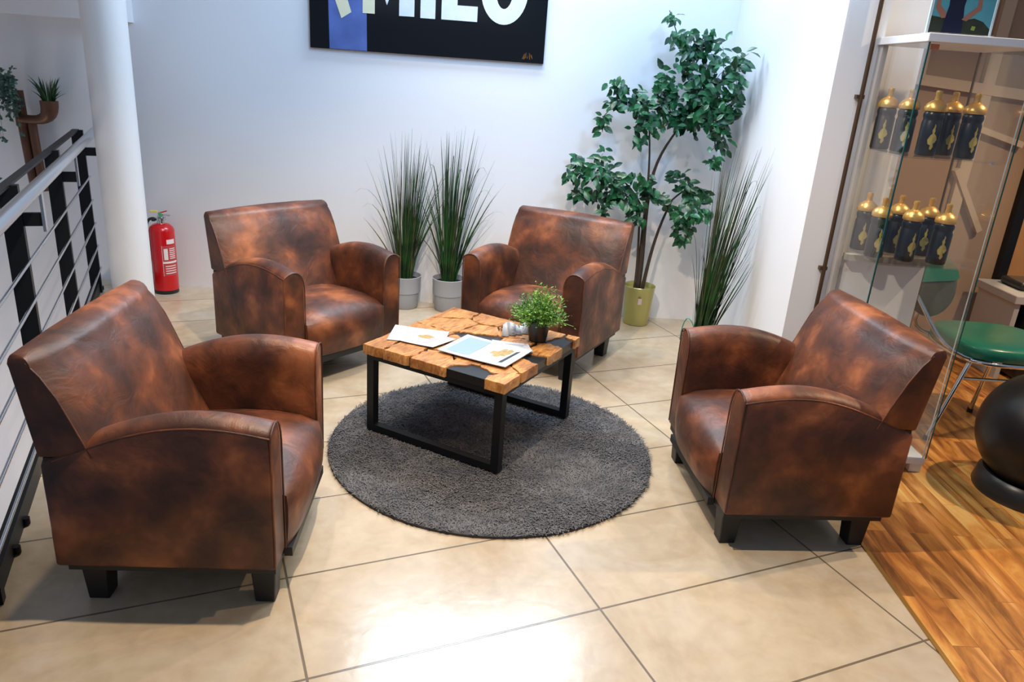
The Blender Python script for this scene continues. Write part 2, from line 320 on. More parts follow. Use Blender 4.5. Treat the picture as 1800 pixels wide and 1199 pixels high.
# ------------------------------------------------------------------ armchairs
W, D, ZB, ZAF, ZAR, ZT = .745, .609, .149, .588, .482, .800
AT = .118   # arm thickness
def arm_bm(s):
    bm = bmesh.new(); rings = []; N = 18
    sec = [(0, 0), (.010, .012), (.028, .021), (.050, .026), (.070, .024), (.088, .015), (.102, -.002), (.112, -.028), (.117, -.060)]
    for i in range(N+1):
        t = i/N; y = -D/2+t*(D+.012)
        zt = ZAF+(ZAR-ZAF)*t+.075*math.sin(PI*t)**1.0*(1-.25*t)-.008
        k = 1.0
        ring = [(s*(W/2), y, ZB)]+[(s*(W/2-a), y, zt+b*k) for a, b in sec]+[(s*(W/2-AT), y, ZB)]
        rings.append(ring)
    loft(bm, rings)
    return bm, rings
def make_armchair(label):
    t = thing('armchair', label, 'armchair', group=None)
    for s in (-1, 1):
        bm, rings = arm_bm(s)
        a = fin('arm', bm, M['leather'], t, 50, .010, 3, 55)
        tube('piping', [Vector(r[1])+Vector((s*-.002, 0, 0)) for r in rings[:-1]], .0030, M['leather'], a, 6, 60)
        f = [Vector(p)+Vector((0, -.001, 0)) for p in rings[0][1:]]
        tube('piping', [Vector((s*(W/2-.002), -D/2+.001, ZB+.01))]+f+[Vector((s*(W/2-AT), -D/2, ZB+.01))], .0030, M['leather'], a, 6, 60)
    # seat cushion: profile lofted across x, bulging past the arms and dropping to the frame
    bm = bmesh.new(); NX = 14; rings = []
    hw = W/2-AT-.002
    prof = [(.17, .20), (.17, .375), (.08, .392), (-.05, .402), (-.16, .400), (-.25, .388), (-.310, .366), (-.344, .330), (-.356, .285), (-.352, .235), (-.342, .19), (-.330, .152), (-.20, .150), (.1, .150)]
    for i in range(NX+1):
        x = -1+2*i/NX; e = 1-abs(x)**3.2
        ring = []
        for (y, z) in prof:
            yy = y; zz = z
            if y < -.29: yy = -.300+(y+.300)*(.30+.70*e)
            if z > .34: zz = z-.032*(1-e)
            ring.append((x*hw, yy, zz))
        rings.append(ring)
    loft(bm, rings); bmesh.ops.subdivide_edges(bm, edges=[], cuts=0)
    fin('seat', bm, M['leather'], t, 50)
    # backrest: horizontal sections, wide above the arms, narrow between them
    bm = bmesh.new(); rings = []
    yf0, yf1 = .075, .245        # front face y at z .33 and z .80
    def sec(z, hw, yf, yr, bul):
        r = []; w2 = W/2; up_ = .010*(z > .6)
        for i in range(21):
            X = (-1+i/10)*w2; X = max(-hw, min(hw, X)); x = X/w2; r.append((X, yf-bul*(1-abs(x)**2.6)+.018*abs(x)**10, z+up_*(1-x*x)))
        for i in range(5):
            x = 1-2*i/4; r.append((x*hw*.995, yr, z+up_*(1-x*x)))
        return r
    def yr(z): return D/2+.008+(z-.48)*.14
    YT = [(.33, .080), (.45, .135), (.52, .165), (.60, .195), (.68, .228), (.735, .258), (.765, .282), (.80, .33)]
    def yf(z):
        for (a, b_), (c, d) in zip(YT, YT[1:]):
            if z <= c: return b_+(d-b_)*max(0, (z-a)/(c-a))
        return YT[-1][1]
    hi_ = W/2-AT-.001
    for z in (.34, .40, .45, .496): rings.append(sec(z, hi_, yf(z), yr(z) if z > .46 else .26, .034))
    for k, z in enumerate((.500, .508, .54, .58, .62, .66, .70, .735, .762)): rings.append(sec(z, W/2-.006 if k == 0 else W/2, yf(z), yr(z), .034))
    for a in (18, 40, 62, 80, 90):
        q = math.sin(R(a)); c = 1-math.cos(R(a)); z = .762+.036*q; y0 = yf(.762)+.048*c; y1 = yr(.79)-.012*c
        rings.append(sec(z, W/2-.012*c, y0, y1, .034*(1-c*.7)))
    loft(bm, rings)
    b = fin('backrest', bm, M['leather'], t, 50)
    for s in (-1, 1):
        tube('piping', [Vector((s*(W/2-.001), yf(z)+.017, z)) for z in (.505, .56, .62, .68, .74)]+[Vector((s*(W/2-.003), yf(.77)+.022, .776))], .0028, M['leather'], b, 6, 60)
    hi_ = W/2-AT-.001; bm = bmesh.new(); box_bm(bm, (-W/2+.02, -D/2+.006, .125), (W/2-.02, D/2-.012, .152)); fin('base_frame', bm, M['legblack'], t); box('front_rail', (-hi_, -.325, .118), (hi_, -D/2+.005, .149), M['legblack'], t)
    for s in (-1, 1): box('gap_shade', (min(s*(hi_+.003), s*(W/2-.006)), .165, .478), (max(s*(hi_+.003), s*(W/2-.006)), D/2+.002, .499), M['legblack'], t)  # dark strips stand in for the shade between backrest and arms
    bm = bmesh.new(); box_bm(bm, (-hi_, .262, .152), (hi_, D/2-.002, .487)); fin('rear_panel', bm, M['leather'], t)
    for sx in (-1, 1):
        for sy in (-1, 1):
            cx, cy = sx*(W/2-.078), sy*(D/2-.050)+(.0 if sy < 0 else -.02); h = .037
            q = [(-h, -h), (h, -h), (h, h), (-h, h)]
            bm = bmesh.new(); loft(bm, [[(cx+x*.80, cy+y*.80, 0) for x, y in q], [(cx+x, cy+y, .13) for x, y in q]])
            fin('leg', bm, M['legblack'], t, 35, .003, 1)
    t['group'] = 'brown suede armchairs around the rug'
    return t
ch = make_armchair('brown suede armchair nearest the camera on the left, beside the metal railing')
ch.location = (-.946, 2.169, 0); ch.rotation_euler = (0, 0, R(93.6))
dup(ch, (-1.062, 3.852, 0), R(52.4), 'orange-brown suede armchair standing between the fire extinguisher and the grey-potted grasses')
dup(ch, (.219+.0, 4.164, 0), R(-28.9), 'shiny reddish brown armchair behind the coffee table, in front of the gold-potted tree')
dup(ch, (1.094, 2.673, 0), R(-85.3), 'brown suede armchair on the right, beside the glass display cabinet')

# ------------------------------------------------------------------ rug
t = thing('round_rug', 'round charcoal grey shag rug under the coffee table', 'rug', (-.025, 2.966, 0))
RR = .705
lathe('backing', [(RR, 0), (RR, .010), (RR-.01, .014)], M['rug'], t, 96)
random.seed(4); vs_, fs_ = [], []
for i in range(42000):
    r = RR*math.sqrt(random.random())*1.002; a = random.random()*2*PI; x, y = r*math.cos(a), r*math.sin(a)
    fx = math.sin(x*9+2*math.sin(y*7))+math.cos(y*8+x*5); an = fx*1.1+random.gauss(0, .9)
    L = random.uniform(.010, .024); h = random.uniform(.007, .0165); wd = .0019
    dx, dy = math.cos(an)*L, math.sin(an)*L
    px, py = -math.sin(an)*wd, math.cos(an)*wd; k = len(vs_)
    vs_ += [(x-px, y-py, .012), (x+px, y+py, .012), (x+dx*.6+px, y+dy*.6+py, .008+h*.8), (x+dx*.6-px, y+dy*.6-py, .008+h*.8), (x+dx, y+dy, .006+h*.9)]
    fs_ += [(k, k+1, k+2, k+3), (k+3, k+2, k+4)]
me = bpy.data.meshes.new('pile'); me.from_pydata(vs_, [], fs_)
mp_ = simple('rug_pile', (.125, .120, .122), .8, var=.85, vscale=16); me.materials.append(mp_)
o = bpy.data.objects.new('pile', me); C.objects.link(o); o.parent = t; o['kind'] = 'stuff'

# ------------------------------------------------------------------ coffee table   local: x along F->L, y along F->R, origin at centre
TW = .71
t = thing('coffee_table', 'square coffee table of golden wood chunks and black resin on black metal legs', 'table', (-.123, 3.147, 0.022), R(61.2))
# local +X = e1 (F->R) , local +Y = e2 (F->L)
ZT1, ZT0 = .404, .362
def cell_polys(seeds):
    out = []
    for i, s in enumerate(seeds):
        poly = [(0, 0), (1, 0), (1, 1), (0, 1)]
        for j, q in enumerate(seeds):
            if i == j: continue
            mx_, my_ = (s[0]+q[0])/2, (s[1]+q[1])/2; nx, ny = q[0]-s[0], q[1]-s[1]; new = []
            for k in range(len(poly)):
                a, b_ = poly[k], poly[(k+1) % len(poly)]
                da = (a[0]-mx_)*nx+(a[1]-my_)*ny; db = (b_[0]-mx_)*nx+(b_[1]-my_)*ny
                if da <= 0: new.append(a)
                if da*db < 0: f = da/(da-db); new.append((a[0]+(b_[0]-a[0])*f, a[1]+(b_[1]-a[1])*f))
            poly = new
            if not poly: break
        out.append(poly)
    return out
# (a along F->R, b along F->L)
seeds = [(.06, .04, 1), (.05, .235, 0), (.20, .16, 1), (.10, .52, 1), (.10, .77, 1), (.09, .93, 1), (.34, .06, 1), (.33, .34, 1), (.62, .07, 1), (.88, .045, 0), (.93, .16, 1), (.975, .02, 1),
         (.38, .80, 1), (.36, .60, 1), (.56, .50, 0), (.60, .27, 1), (.70, .78, 1), (.90, .92, 1), (.80, .40, 1), (.93, .62, 1), (.70, .56, 1), (.46, .47, 0), (.22, .36, 1), (.455, .035, 0)]
random.seed(7); bm = bmesh.new()
for (poly, sd) in zip(cell_polys(seeds), seeds):
    if not sd[2]: continue
    cxp = sum(p[0] for p in poly)/len(poly); cyp = sum(p[1] for p in poly)/len(poly); pts = []
    for k in range(len(poly)):
        a, b_ = poly[k], poly[(k+1) % len(poly)]; L = math.hypot(b_[0]-a[0], b_[1]-a[1]); n = max(1, int(L/.032))
        border = any(abs(a[i]-b_[i]) < 1e-6 and (a[i] < 1e-6 or a[i] > 1-1e-6) for i in (0, 1))
        for m_ in range(n):
            f = m_/n; x, y = a[0]+(b_[0]-a[0])*f, a[1]+(b_[1]-a[1])*f
            j = .003 if border else .014; x += random.uniform(-j, j); y += random.uniform(-j, j)
            d = math.hypot(x-cxp, y-cyp) or 1; g = .0045
            pts.append((x-(x-cxp)/d*g, y-(y-cyp)/d*g))
    def Lc(p, z, k=1): return ((p[0]-.5)*TW*k, (p[1]-.5)*TW*k, z)
    zt = ZT1+random.uniform(-.001, .003)
    loft(bm, [[Lc(p, ZT0) for p in pts], [Lc(p, zt-.004) for p in pts], [Lc((p[0]-(p[0]-cxp)*.018, p[1]-(p[1]-cyp)*.018), zt) for p in pts]])
fin('tabletop', bm, M['wood'], t, 30)
bm = bmesh.new(); h = TW/2-.012; box_bm(bm, (-h, -h, ZT0+.001), (h, h, ZT1-.006)); 
fin('resin_fill', bm, M['resin'], t)
b_ = .036; h = TW/2-.014
for s in (-1, 1):      # two sled frames running along F->L (local Y)
    bm = bmesh.new(); x0, x1 = (s*h-b_, s*h) if s > 0 else (s*h, s*h+b_)
    for y0, y1, z0, z1 in [(-h, -h+b_, 0, ZT0), (h-b_, h, 0, ZT0), (-h+b_, h-b_, 0, .030), (-h+b_, h-b_, ZT0-.022, ZT0)]: box_bm(bm, (x0, y0, z0), (x1, y1, z1))
    fin('leg_frame', bm, M['black'], t)
bm = bmesh.new()
for y0 in (-h, h-b_*.6):
    bm = bmesh.new(); box_bm(bm, (-h+b_, y0, ZT0-.022), (h-b_, y0+b_*.6, ZT0)); fin('cross_rail', bm, M['black'], t)
ZTT = .022+ZT1+.003
# papers
def sheet(bm, pts, z, th=.0012, curl=.0, mi=0, n=6):
    A, B, Cc, Dd = [Vector((p[0], p[1], 0)) for p in pts]
    g = [[None]*(n+1) for _ in range(n+1)]; g2 = [[None]*(n+1) for _ in range(n+1)]
    for i in range(n+1):
        for j in range(n+1):
            u_, v_ = i/n, j/n; p = A*(1-u_)*(1-v_)+B*u_*(1-v_)+Cc*u_*v_+Dd*(1-u_)*v_
            zz = z+curl*((abs(2*u_-1))**2.5)*.6+curl*(v_**3)*.4
            g[i][j] = bm.verts.new((p.x, p.y, zz)); g2[i][j] = bm.verts.new((p.x, p.y, zz+th))
    for i in range(n):
        for j in range(n):
            bm.faces.new([g2[i][j], g2[i+1][j], g2[i+1][j+1], g2[i][j+1]]).material_index = mi
            bm.faces.new([g[i][j], g[i][j+1], g[i+1][j+1], g[i+1][j]]).material_index = mi
    for i in range(n):
        for q in ((g[i][0], g[i+1][0], g2[i+1][0], g2[i][0]), (g[i+1][n], g[i][n], g2[i][n], g2[i+1][n]), (g[0][i+1], g[0][i], g2[0][i], g2[0][i+1]), (g[n][i], g[n][i+1], g2[n][i+1], g2[n][i])):
            bm.faces.new(q).material_index = mi
def lerp2(pts, u_, v_):
    A, B, Cc, Dd = [Vector(p) for p in pts]; return tuple(A*(1-u_)*(1-v_)+B*u_*(1-v_)+Cc*u_*v_+Dd*(1-u_)*v_)
def paper(name, label, cat, pts, z, prints, curl, th=.0012, group=None):
    c = Vector((sum(p[0] for p in pts)/4, sum(p[1] for p in pts)/4)); lp = [(p[0]-c.x, p[1]-c.y) for p in pts]
    t_ = thing(name, label, cat, (c.x, c.y, z), 0, group)
    bm_ = bmesh.new(); sheet(bm_, lp, 0, th, curl); fin('sheet', bm_, M['paper'], t_, 50)
    for (poly, mk) in prints:
        bm_ = bmesh.new(); vv = []
        for (u_, v_) in poly:
            x, y = lerp2(lp, u_, v_); zz = th+.0005+curl*((abs(2*u_-1))**2.5)*.6+curl*(v_**3)*.4
            vv.append(bm_.verts.new((x, y, zz)))
        bm_.faces.new(vv); fin('printed_picture', bm_, M[mk], t_)
random.seed(11)
def blob(cu, cv, ru, rv, n=14, j=.35): return [(cu+ru*math.cos(2*PI*k/n)*random.uniform(1-j, 1), cv+rv*math.sin(2*PI*k/n)*random.uniform(1-j, 1)) for k in range(n)]
paper('leaflet', 'plain white leaflet half hidden under the ochre-pictured leaflet, left end of the table', 'leaflet', [(-.511, 3.075), (-.26, 3.055), (-.25, 3.225), (-.505, 3.275)], ZTT, [], .002)
paper('leaflet', 'white leaflet with an ochre and lilac picture, on the left of the coffee table', 'leaflet', [(-.456, 3.058), (-.300, 3.000), (-.210, 3.12), (-.400, 3.215)], ZTT+.005, [(blob(.42, .66, .22, .20), 'ink_gold'), ([(.55, .2), (.72, .2), (.72, .75), (.55, .7)], 'ink_grey')], .003)
paper('leaflet', 'white leaflet peeking out behind the right corner of the open magazine', 'leaflet', [(.0, 3.03), (.132, 3.034), (.111, 3.135), (-.053, 3.160)], ZTT, [([(.3, .72), (.8, .70), (.8, .76), (.3, .78)], 'ink_grey')], .002)
paper('magazine', 'open white magazine with gold print and a black bar, nearest the table corner', 'magazine', [(-.279, 2.969), (.015, 2.820), (.132, 3.033), (-.163, 3.181)], ZTT+.006,
      [([(.08, .1), (.42, .1), (.42, .9), (.08, .9)], 'ink_blue'), (blob(.70, .52, .13, .28, 18, .65), 'ink_gold'), (blob(.78, .64, .10, .2, 14, .6), 'ink_gold'), ([(.84, .12), (.89, .14), (.90, .8), (.86, .74)], 'ink_black')], .004, .003)
# crumpled white folded card
t_ = thing('folded_card', 'crumpled white card standing on the table behind the black plant pot', 'card', (.06, 3.30, ZTT))
bm = bmesh.new(); top, bl, br_ = [], [], []
random.seed(3); n = 9
for i in range(n+1):
    f = i/n; x = -.07+.14*f; y = .075*f-.03
    top.append((x+.004, y+.01, .038+.012*math.sin(f*9)+random.uniform(-.003, .003))); bl.append((x+.018*(i % 2), y-.045-.012*(i % 2), .001)); br_.append((x-.01, y+.055, .001))
V = [[bm.verts.new(p) for p in L] for L in (bl, top, br_)]
for a, b2 in zip(V, V[1:]):
    for i in range(n): bm.faces.new([a[i], a[i+1], b2[i+1], b2[i]])
o = fin('card', bm, M['paper'], t_, 30); md = o.modifiers.new('s', 'SOLIDIFY'); md.thickness = .0012

# ------------------------------------------------------------------ foliage helpers
def leaf(bm, p, d, nrm, L, Wd, mi=0, fold=.25):
    d = d.normalized(); s = d.cross(nrm)
    if s.length < 1e-4: s = d.orthogonal()
    s.normalize(); n = s.cross(d).normalized()
    prof = [(0, .05), (.22, .75), (.5, 1), (.78, .6), (1, 0)]
    mid = [bm.verts.new(p+d*L*a-n*L*.18*a*a) for a, _ in prof]
    for sg in (-1, 1):
        e = [bm.verts.new(p+d*L*a-n*L*.18*a*a+s*sg*Wd*.5*w_+n*fold*Wd*.5*w_) for a, w_ in prof[:-1]]
        for i in range(3):
            bm.faces.new([mid[i], mid[i+1], e[i+1], e[i]][::sg]).material_index = mi
        bm.faces.new([mid[3], mid[4], e[3]][::sg]).material_index = mi
def ribbon(bm, pts, w0, mi=0, tw=0.):
    # thin blade with a shallow V section
    pts = [Vector(p) for p in pts]; d0 = (pts[-1]-pts[0]); side = Vector((math.cos(tw), math.sin(tw), 0)); n = len(pts); V = []
    for i, p in enumerate(pts):
        t_ = i/(n-1); w_ = w0*(1-t_**2.2)*(.6+.4*min(1, t_*5))+.0003
        nn = d0.cross(side); nn.normalize()
        V.append([bm.verts.new(p-side*w_), bm.verts.new(p+nn*w_*.5), bm.verts.new(p+side*w_)])
    for a, b2 in zip(V, V[1:]):
        for k in (0, 1): bm.faces.new([a[k], a[k+1], b2[k+1], b2[k]]).material_index = mi
def grass(parent, seed, n, h, spread, lean=(0, 0), r0_=.05, z0=.2, lim=None):
    random.seed(seed); bm = bmesh.new()
    for i in range(n):
        a = random.random()*2*PI; r = r0_*math.sqrt(random.random()); L = h*random.uniform(.45, 1.0)
        k = random.random(); sp = spread*(k**1.3)*random.uniform(.4, 1)
        dx, dy = math.cos(a)*sp+lean[0]*random.uniform(.4, 1.1), math.sin(a)*sp*.62+lean[1]
        b0 = Vector((math.cos(a)*r, math.sin(a)*r, z0-.02)); arch = random.random() < .10
        hz = L*(1-.25*(sp/spread)**2)
        p3 = b0+Vector((dx, dy, hz)); p2 = b0+Vector((dx*.55, dy*.55, hz*.72)); p1 = b0+Vector((dx*.12, dy*.12, hz*.35))
        if arch: p3 = b0+Vector((dx*1.5, dy*1.3, hz*.78)); p2 = b0+Vector((dx*.9, dy*.9, hz*1.02))
        if lim:
            for p in (p2, p3): p.x = min(p.x, lim[0]); p.y = min(p.y, lim[1])
        ribbon(bm, bez(b0, p1, p2, p3, 9), random.uniform(.0022, .0056), 1 if random.random() < .22 else 0, random.random()*PI)
    return fin('foliage', bm, [M['blade'], M['dry']], parent)
def grey_pot(parent):
    lathe('pot', [(.086, 0), (.091, .006), (.098, .105), (.0985, .108), (.1055, .112), (.1105, .215), (.1125, .222), (.108, .224), (.103, .20), (.100, .19)], M['grey_pot'], parent, 40)
    lathe('soil', [(.1, .15), (.1005, .192)], M['soil'], parent, 24)
t = thing('potted_grass', 'tall artificial grass in a light grey pot, left one of the pair against the back wall', 'potted plant', (-.70, 4.925, 0), 0, 'tall potted grasses')
grey_pot(t); grass(t, 21, 140, 1.02, .34, (.02, 0), lim=(.9, .10))
t = thing('potted_grass', 'tall artificial grass in a light grey pot, right one of the pair, beside the shiny armchair', 'potted plant', (-.40, 4.925, 0), 0, 'tall potted grasses')
grey_pot(t); grass(t, 22, 140, 1.06, .36, (.06, 0), lim=(.9, .10))
t = thing('potted_grass', 'tall dark rush grass in the right corner behind the armchair, beside the white side wall', 'potted plant', (1.12, 4.0, 0), 0, 'tall potted grasses')
grey_pot(t); grass(t, 25, 105, 1.16, .30, (.12, -.07), lim=(.185, .9))
tube('green_stake', bez((-.03, -.05, .18), (-.06, -.03, .35), (-.12, .0, .42), (-.115, .02, .20), 12), .003, simple('teal_wire', (.02, .28, .22), .4), t, 6)

# ------------------------------------------------------------------ ficus
t = thing('ficus_tree', 'tall artificial ficus tree with twisting stems in a shiny gold-green pot', 'potted tree', (.90, 4.90, 0))
lathe('pot', [(.080, 0), (.084, .004), (.104, .262), (.107, .268), (.104, .272), (.099, .262), (.096, .24)], M['gold_pot'], t, 40)
lathe('soil', [(.095, .18), (.0965, .235)], M['soil'], t, 24)
bm = bmesh.new()
box_bm(bm, (-.020, -.118, .165), (.004, -.112, .205)); fin('tag', bm, simple('pink_tag', (.75, .55, .5), .5), t)
def W2(x, z, y=0): return Vector((x-.90, y, z))
bm = bmesh.new()
trunks = [ (bez(W2(.88, .2), W2(.90, .5), W2(.86, .7), W2(.885, .98), 10), .023, .013),
           (bez(W2(.885, .95), W2(.90, 1.15), W2(.98, 1.25, -.02), W2(1.07, 1.42, -.05), 8), .011, .005),
           (bez(W2(.91, .2, -.02), W2(.93, .45, -.04), W2(.95, .62), W2(1.03, .86, -.03), 10), .014, .007),
           (bez(W2(.86, .2, -.02), W2(.875, .4), W2(.845, .62), W2(.83, .82, -.02), 10), .010, .006),
           (bez(W2(.87, .90), W2(.86, 1.05), W2(.855, 1.2), W2(.80, 1.42, -.03), 8), .008, .004),
           (bez(W2(1.07, 1.42, -.05), W2(1.05, 1.6, -.04), W2(.95, 1.8, -.02), W2(.86, 1.98, -.02), 8), .005, .0025),
           (bez(W2(1.03, 1.40, -.05), W2(1.10, 1.5, -.15), W2(1.16, 1.55, -.30), W2(1.22, 1.45, -.38), 8), .005, .0025),
           (bez(W2(.83, .82, -.02), W2(.75, .95, -.04), W2(.6, 1.05, -.06), W2(.42, 1.06, -.06), 8), .006, .003),
           (bez(W2(1.03, .86, -.03), W2(1.10, .95, -.06), W2(1.18, 1.0, -.06), W2(1.20, .88, -.05), 8), .006, .003),
           (bez(W2(.80, 1.42, -.03), W2(.72, 1.5, -.05), W2(.62, 1.48, -.05), W2(.53, 1.35, -.05), 8), .004, .0025) ]
for pts, ra, rb in trunks: tube_bm(bm, pts, [ra+(rb-ra)*i/(len(pts)-1) for i in range(len(pts))], 8)
# clusters: world x, z at the wall plane, radius, leaves
CL = [(.86, 1.97, .05, 10), (.93, 1.86, .07, 16), (1.02, 1.80, .08, 22), (1.13, 1.80, .08, 24), (1.02, 1.68, .10, 34), (1.14, 1.66, .11, 42), (1.25, 1.72, .08, 22), (1.30, 1.60, .08, 24),
      (1.05, 1.55, .11, 44), (1.18, 1.52, .12, 52), (1.32, 1.47, .07, 20), (.95, 1.56, .09, 28), (.84, 1.56, .07, 18), (1.08, 1.42, .10, 36), (.97, 1.42, .09, 26), (1.24, 1.38, .07, 18), (1.24, 1.24, .06, 12), (1.2, 1.14, .04, 7),
      (.62, 1.57, .07, 16), (.70, 1.46, .08, 22), (.56, 1.46, .05, 12), (.50, 1.32, .05, 11), (.78, 1.36, .09, 26), (.86, 1.40, .08, 20), (.74, 1.24, .04, 5),
      (.38, 1.03, .07, 22), (.50, 1.06, .08, 26), (.60, .98, .09, 28), (.46, .92, .07, 18), (.70, .92, .08, 22), (.56, .82, .07, 14), (.78, .82, .07, 16), (.76, 1.04, .06, 12), (.86, .94, .06, 14),
      (1.05, 1.00, .07, 18), (1.13, .96, .08, 24), (1.20, .88, .07, 20), (1.10, .80, .08, 22), (1.16, .70, .07, 16), (1.0, .86, .05, 10), (.84, .74, .05, 9), (1.10, .62, .03, 5)]
lb = bmesh.new(); random.seed(9)
for (x, z, r, n) in CL:
    dy_ = -.10 if x < 1.1 else -.10-.32*min(1, (x-1.1)/.15); k_ = (4.9+dy_+.10)/4.9; c = W2(x*k_, 1.57+(z-1.57)*k_, dy_); tw = []
    for k in range(max(2, n//7)):
        e = c+Vector((min(.36-c.x, random.uniform(-r, r)*1.1), random.uniform(-.10, .07), random.uniform(-r, r)*.9))
        s_ = c+Vector((random.uniform(-.03, .03), .03, random.uniform(-r, -r*.3)))
        tube_bm(bm, [s_, (s_+e)/2+Vector((0, 0, .015)), e], [.0022, .0018, .001], 5); tw.append((s_, e))
    for i in range(int(n*2.1)):
        s_, e = random.choice(tw); f = random.uniform(.1, 1.05); p = s_+(e-s_)*f+Vector((random.gauss(0, r*.33), random.gauss(0, .03), random.gauss(0, r*.33)))
        p.y = min(p.y, .10); p.x = min(p.x, .335)
        d = (e-s_).normalized()*.5+Vector((random.gauss(0, .6), random.gauss(-.1, .5), -.55+random.gauss(0, .35)))
        nrm = Vector((random.gauss(0, .5), -1, .6+random.gauss(0, .4)))
        L = random.uniform(.046, .076); leaf(lb, p, d, nrm, L, L*.52)
# foliage carried by a few long connecting twigs
tube_bm(bm, bez(W2(.98, 1.28, -.02), W2(1.1, 1.36, -.08), W2(1.22, 1.40, -.09), W2(1.24, 1.20, -.1), 8), [.004]*9, 6)
fin('trunk', bm, M['bark'], t, 60); fin('foliage', lb, M['leaf'], t, 60)

# small bush on the table
t = thing('potted_bush', 'small bright green bushy plant in a black pot on the coffee table', 'potted plant', (.155, 3.205, ZTT-.002))
lathe('pot', [(.036, 0), (.040, .003), (.053, .088), (.057, .090), (.057, .100), (.052, .100), (.049, .088)], M['plastic'], t, 28)
lathe('soil', [(.045, .07), (.0485, .086)], M['soil'], t, 20)
bm = bmesh.new(); random.seed(5)
for i in range(210):
    a = random.random()*2*PI; e = math.asin(random.uniform(-.12, 1)); r = random.uniform(.08, .142)
    if random.random() < .07: r *= 1.35
    tip = Vector((math.cos(a)*math.cos(e)*r*1.02, math.sin(a)*math.cos(e)*r*1.02, .105+math.sin(e)*r*1.02)); b0 = Vector((math.cos(a)*.02, math.sin(a)*.02, .09))
    mid = (b0+tip)/2+Vector((0, 0, .015)); tube_bm(bm, [b0, mid, tip], [.0012, .001, .0006], 3, mi=0)
    for k in range(11):
        f = random.uniform(.35, 1.05); p = b0+(tip-b0)*f+Vector((random.gauss(0, .006), random.gauss(0, .006), random.gauss(0, .006)))
        leaf(bm, p, (tip-b0).normalized()+Vector((random.gauss(0, .8), random.gauss(0, .8), random.gauss(0, .6))), Vector((random.gauss(0, 1), random.gauss(0, 1), 1)), random.uniform(.010, .019), .006)
fin('foliage', bm, M['bush'], t, 60)

# ------------------------------------------------------------------ fire extinguisher
t = thing('fire_extinguisher', 'red fire extinguisher with white label on the floor between column and back wall', 'fire extinguisher', (-2.318, 4.885, 0))
lathe('cylinder', [(.070, .022), (.079, .026), (.079, .425), (.072, .448), (.052, .466), (.026, .474)], M['red'], t, 40)
lathe('foot_ring', [(.072, 0), (.077, .004), (.077, .024), (.070, .026)], M['plastic'], t, 40)
lathe('valve', [(.024, .472), (.024, .492), (.034, .494), (.034, .510), (.018, .514), (.018, .53)], M['steel'], t, 20)
bm = bmesh.new(); box_bm(bm, (-.012, -.012, .520), (.060, .012, .530)); o = fin('carry_handle', bm, M['steel'], t, 35, .003, 2)
bm = bmesh.new(); loft(bm, [[(-.012, -.010, .534), (-.012, .010, .534), (-.012, .010, .542), (-.012, -.010, .542)], [(.045, -.010, .552), (.045, .010, .552), (.045, .010, .560), (.045, -.010, .560)]]); fin('lever', bm, M['red'], t, 35, .002, 1)
box('safety_seal', (-.006, -.026, .520), (.014, -.013, .545), M['greenp'], t, .002, 1)
box('safety_pin', (-.062, -.010, .545), (-.015, .010, .556), M['yellow'], t, .002, 1)
tube('hose', bez((-.03, 0, .5), (-.11, 0, .53), (-.10, -.01, .38), (-.088, -.02, .22), 12), .009, M['plastic'], t, 8)
lathe('gauge', [(.013, .49), (.013, .505)], M['plastic'], t, 14, c=(-.04, -.02))
bm = bmesh.new()
def wrap(a0, a1, z0, z1, mi, off=.0008, n=8):
    V = [[bm.verts.new(((.079+off)*math.cos(R(a0+(a1-a0)*i/n)), (.079+off)*math.sin(R(a0+(a1-a0)*i/n)), z)) for i in range(n+1)] for z in (z0, z1)]
    for i in range(n): bm.faces.new([V[0][i], V[0][i+1], V[1][i+1], V[1][i]]).material_index = mi
wrap(-85, -10, .13, .335, 1, .0005); 
for z0, z1, a0, a1 in ((.345, .375, -62, -20), (.215, .228, -85, -12)): wrap(a0, a1, z0, z1, 0, .0010)
wrap(-78, -60, .24, .315, 0, .0011)
for k in range(6): wrap(-52, -20, .245+k*.013, .251+k*.013, 0, .0011)
for k in range(4): wrap(-75, -22, .145+k*.016, .151+k*.016, 0, .0011)
wrap(-86, -84.5, .13, .335, 0, .001)
fin('label', bm, [M['label'], M['labelred']], t)
t.rotation_euler = (0, 0, R(14))

# ------------------------------------------------------------------ railing
t = thing('metal_railing', 'black metal stair railing with steel handrail and thin horizontal steel rods', 'railing', (0, 0, 0))
VP_, VH = -.625, -.525
for u_ in (1.12, 2.2, 3.29, 4.38, 5.45):
    bm = bmesh.new(); q = [uv(u_-.008, VP_-.035), uv(u_-.008, VP_+.03), uv(u_+.028, VP_+.03), uv(u_+.028, VP_-.035)]
    loft(bm, [[(p.x, p.y, -.2) for p in q], [(p.x, p.y, 1.05) for p in q]]); fin('post', bm, M['black'], t)
    q = [uv(u_-.0, VP_+.03), uv(u_-.0, VH-.006), uv(u_+.018, VH-.006), uv(u_+.018, VP_+.03)]
    bm = bmesh.new(); loft(bm, [[(p.x, p.y, .895) for p in q], [(p.x, p.y, .945) for p in q]]); br = fin('bracket', bm, M['black'], t)
    q = [uv(u_-.010, VH-.006), uv(u_-.010, VH+.004), uv(u_+.028, VH+.004), uv(u_+.028, VH-.006)]
    bm = bmesh.new(); loft(bm, [[(p.x, p.y, .875) for p in q], [(p.x, p.y, 1.035) for p in q]]); fin('steel_tab', bm, M['steel'], br)
tube('handrail', [uv(-1, VH, 1.052), uv(5.42, VH, 1.052)], .025, M['steel'], t, 20)
q = [uv(-1, VP_-.03), uv(-1, VP_+.005), uv(5.5, VP_+.005), uv(5.5, VP_-.03)]
bm = bmesh.new(); loft(bm, [[(p.x, p.y, 1.042) for p in q], [(p.x, p.y, 1.052) for p in q]]); fin('top_bar', bm, M['black'], t)
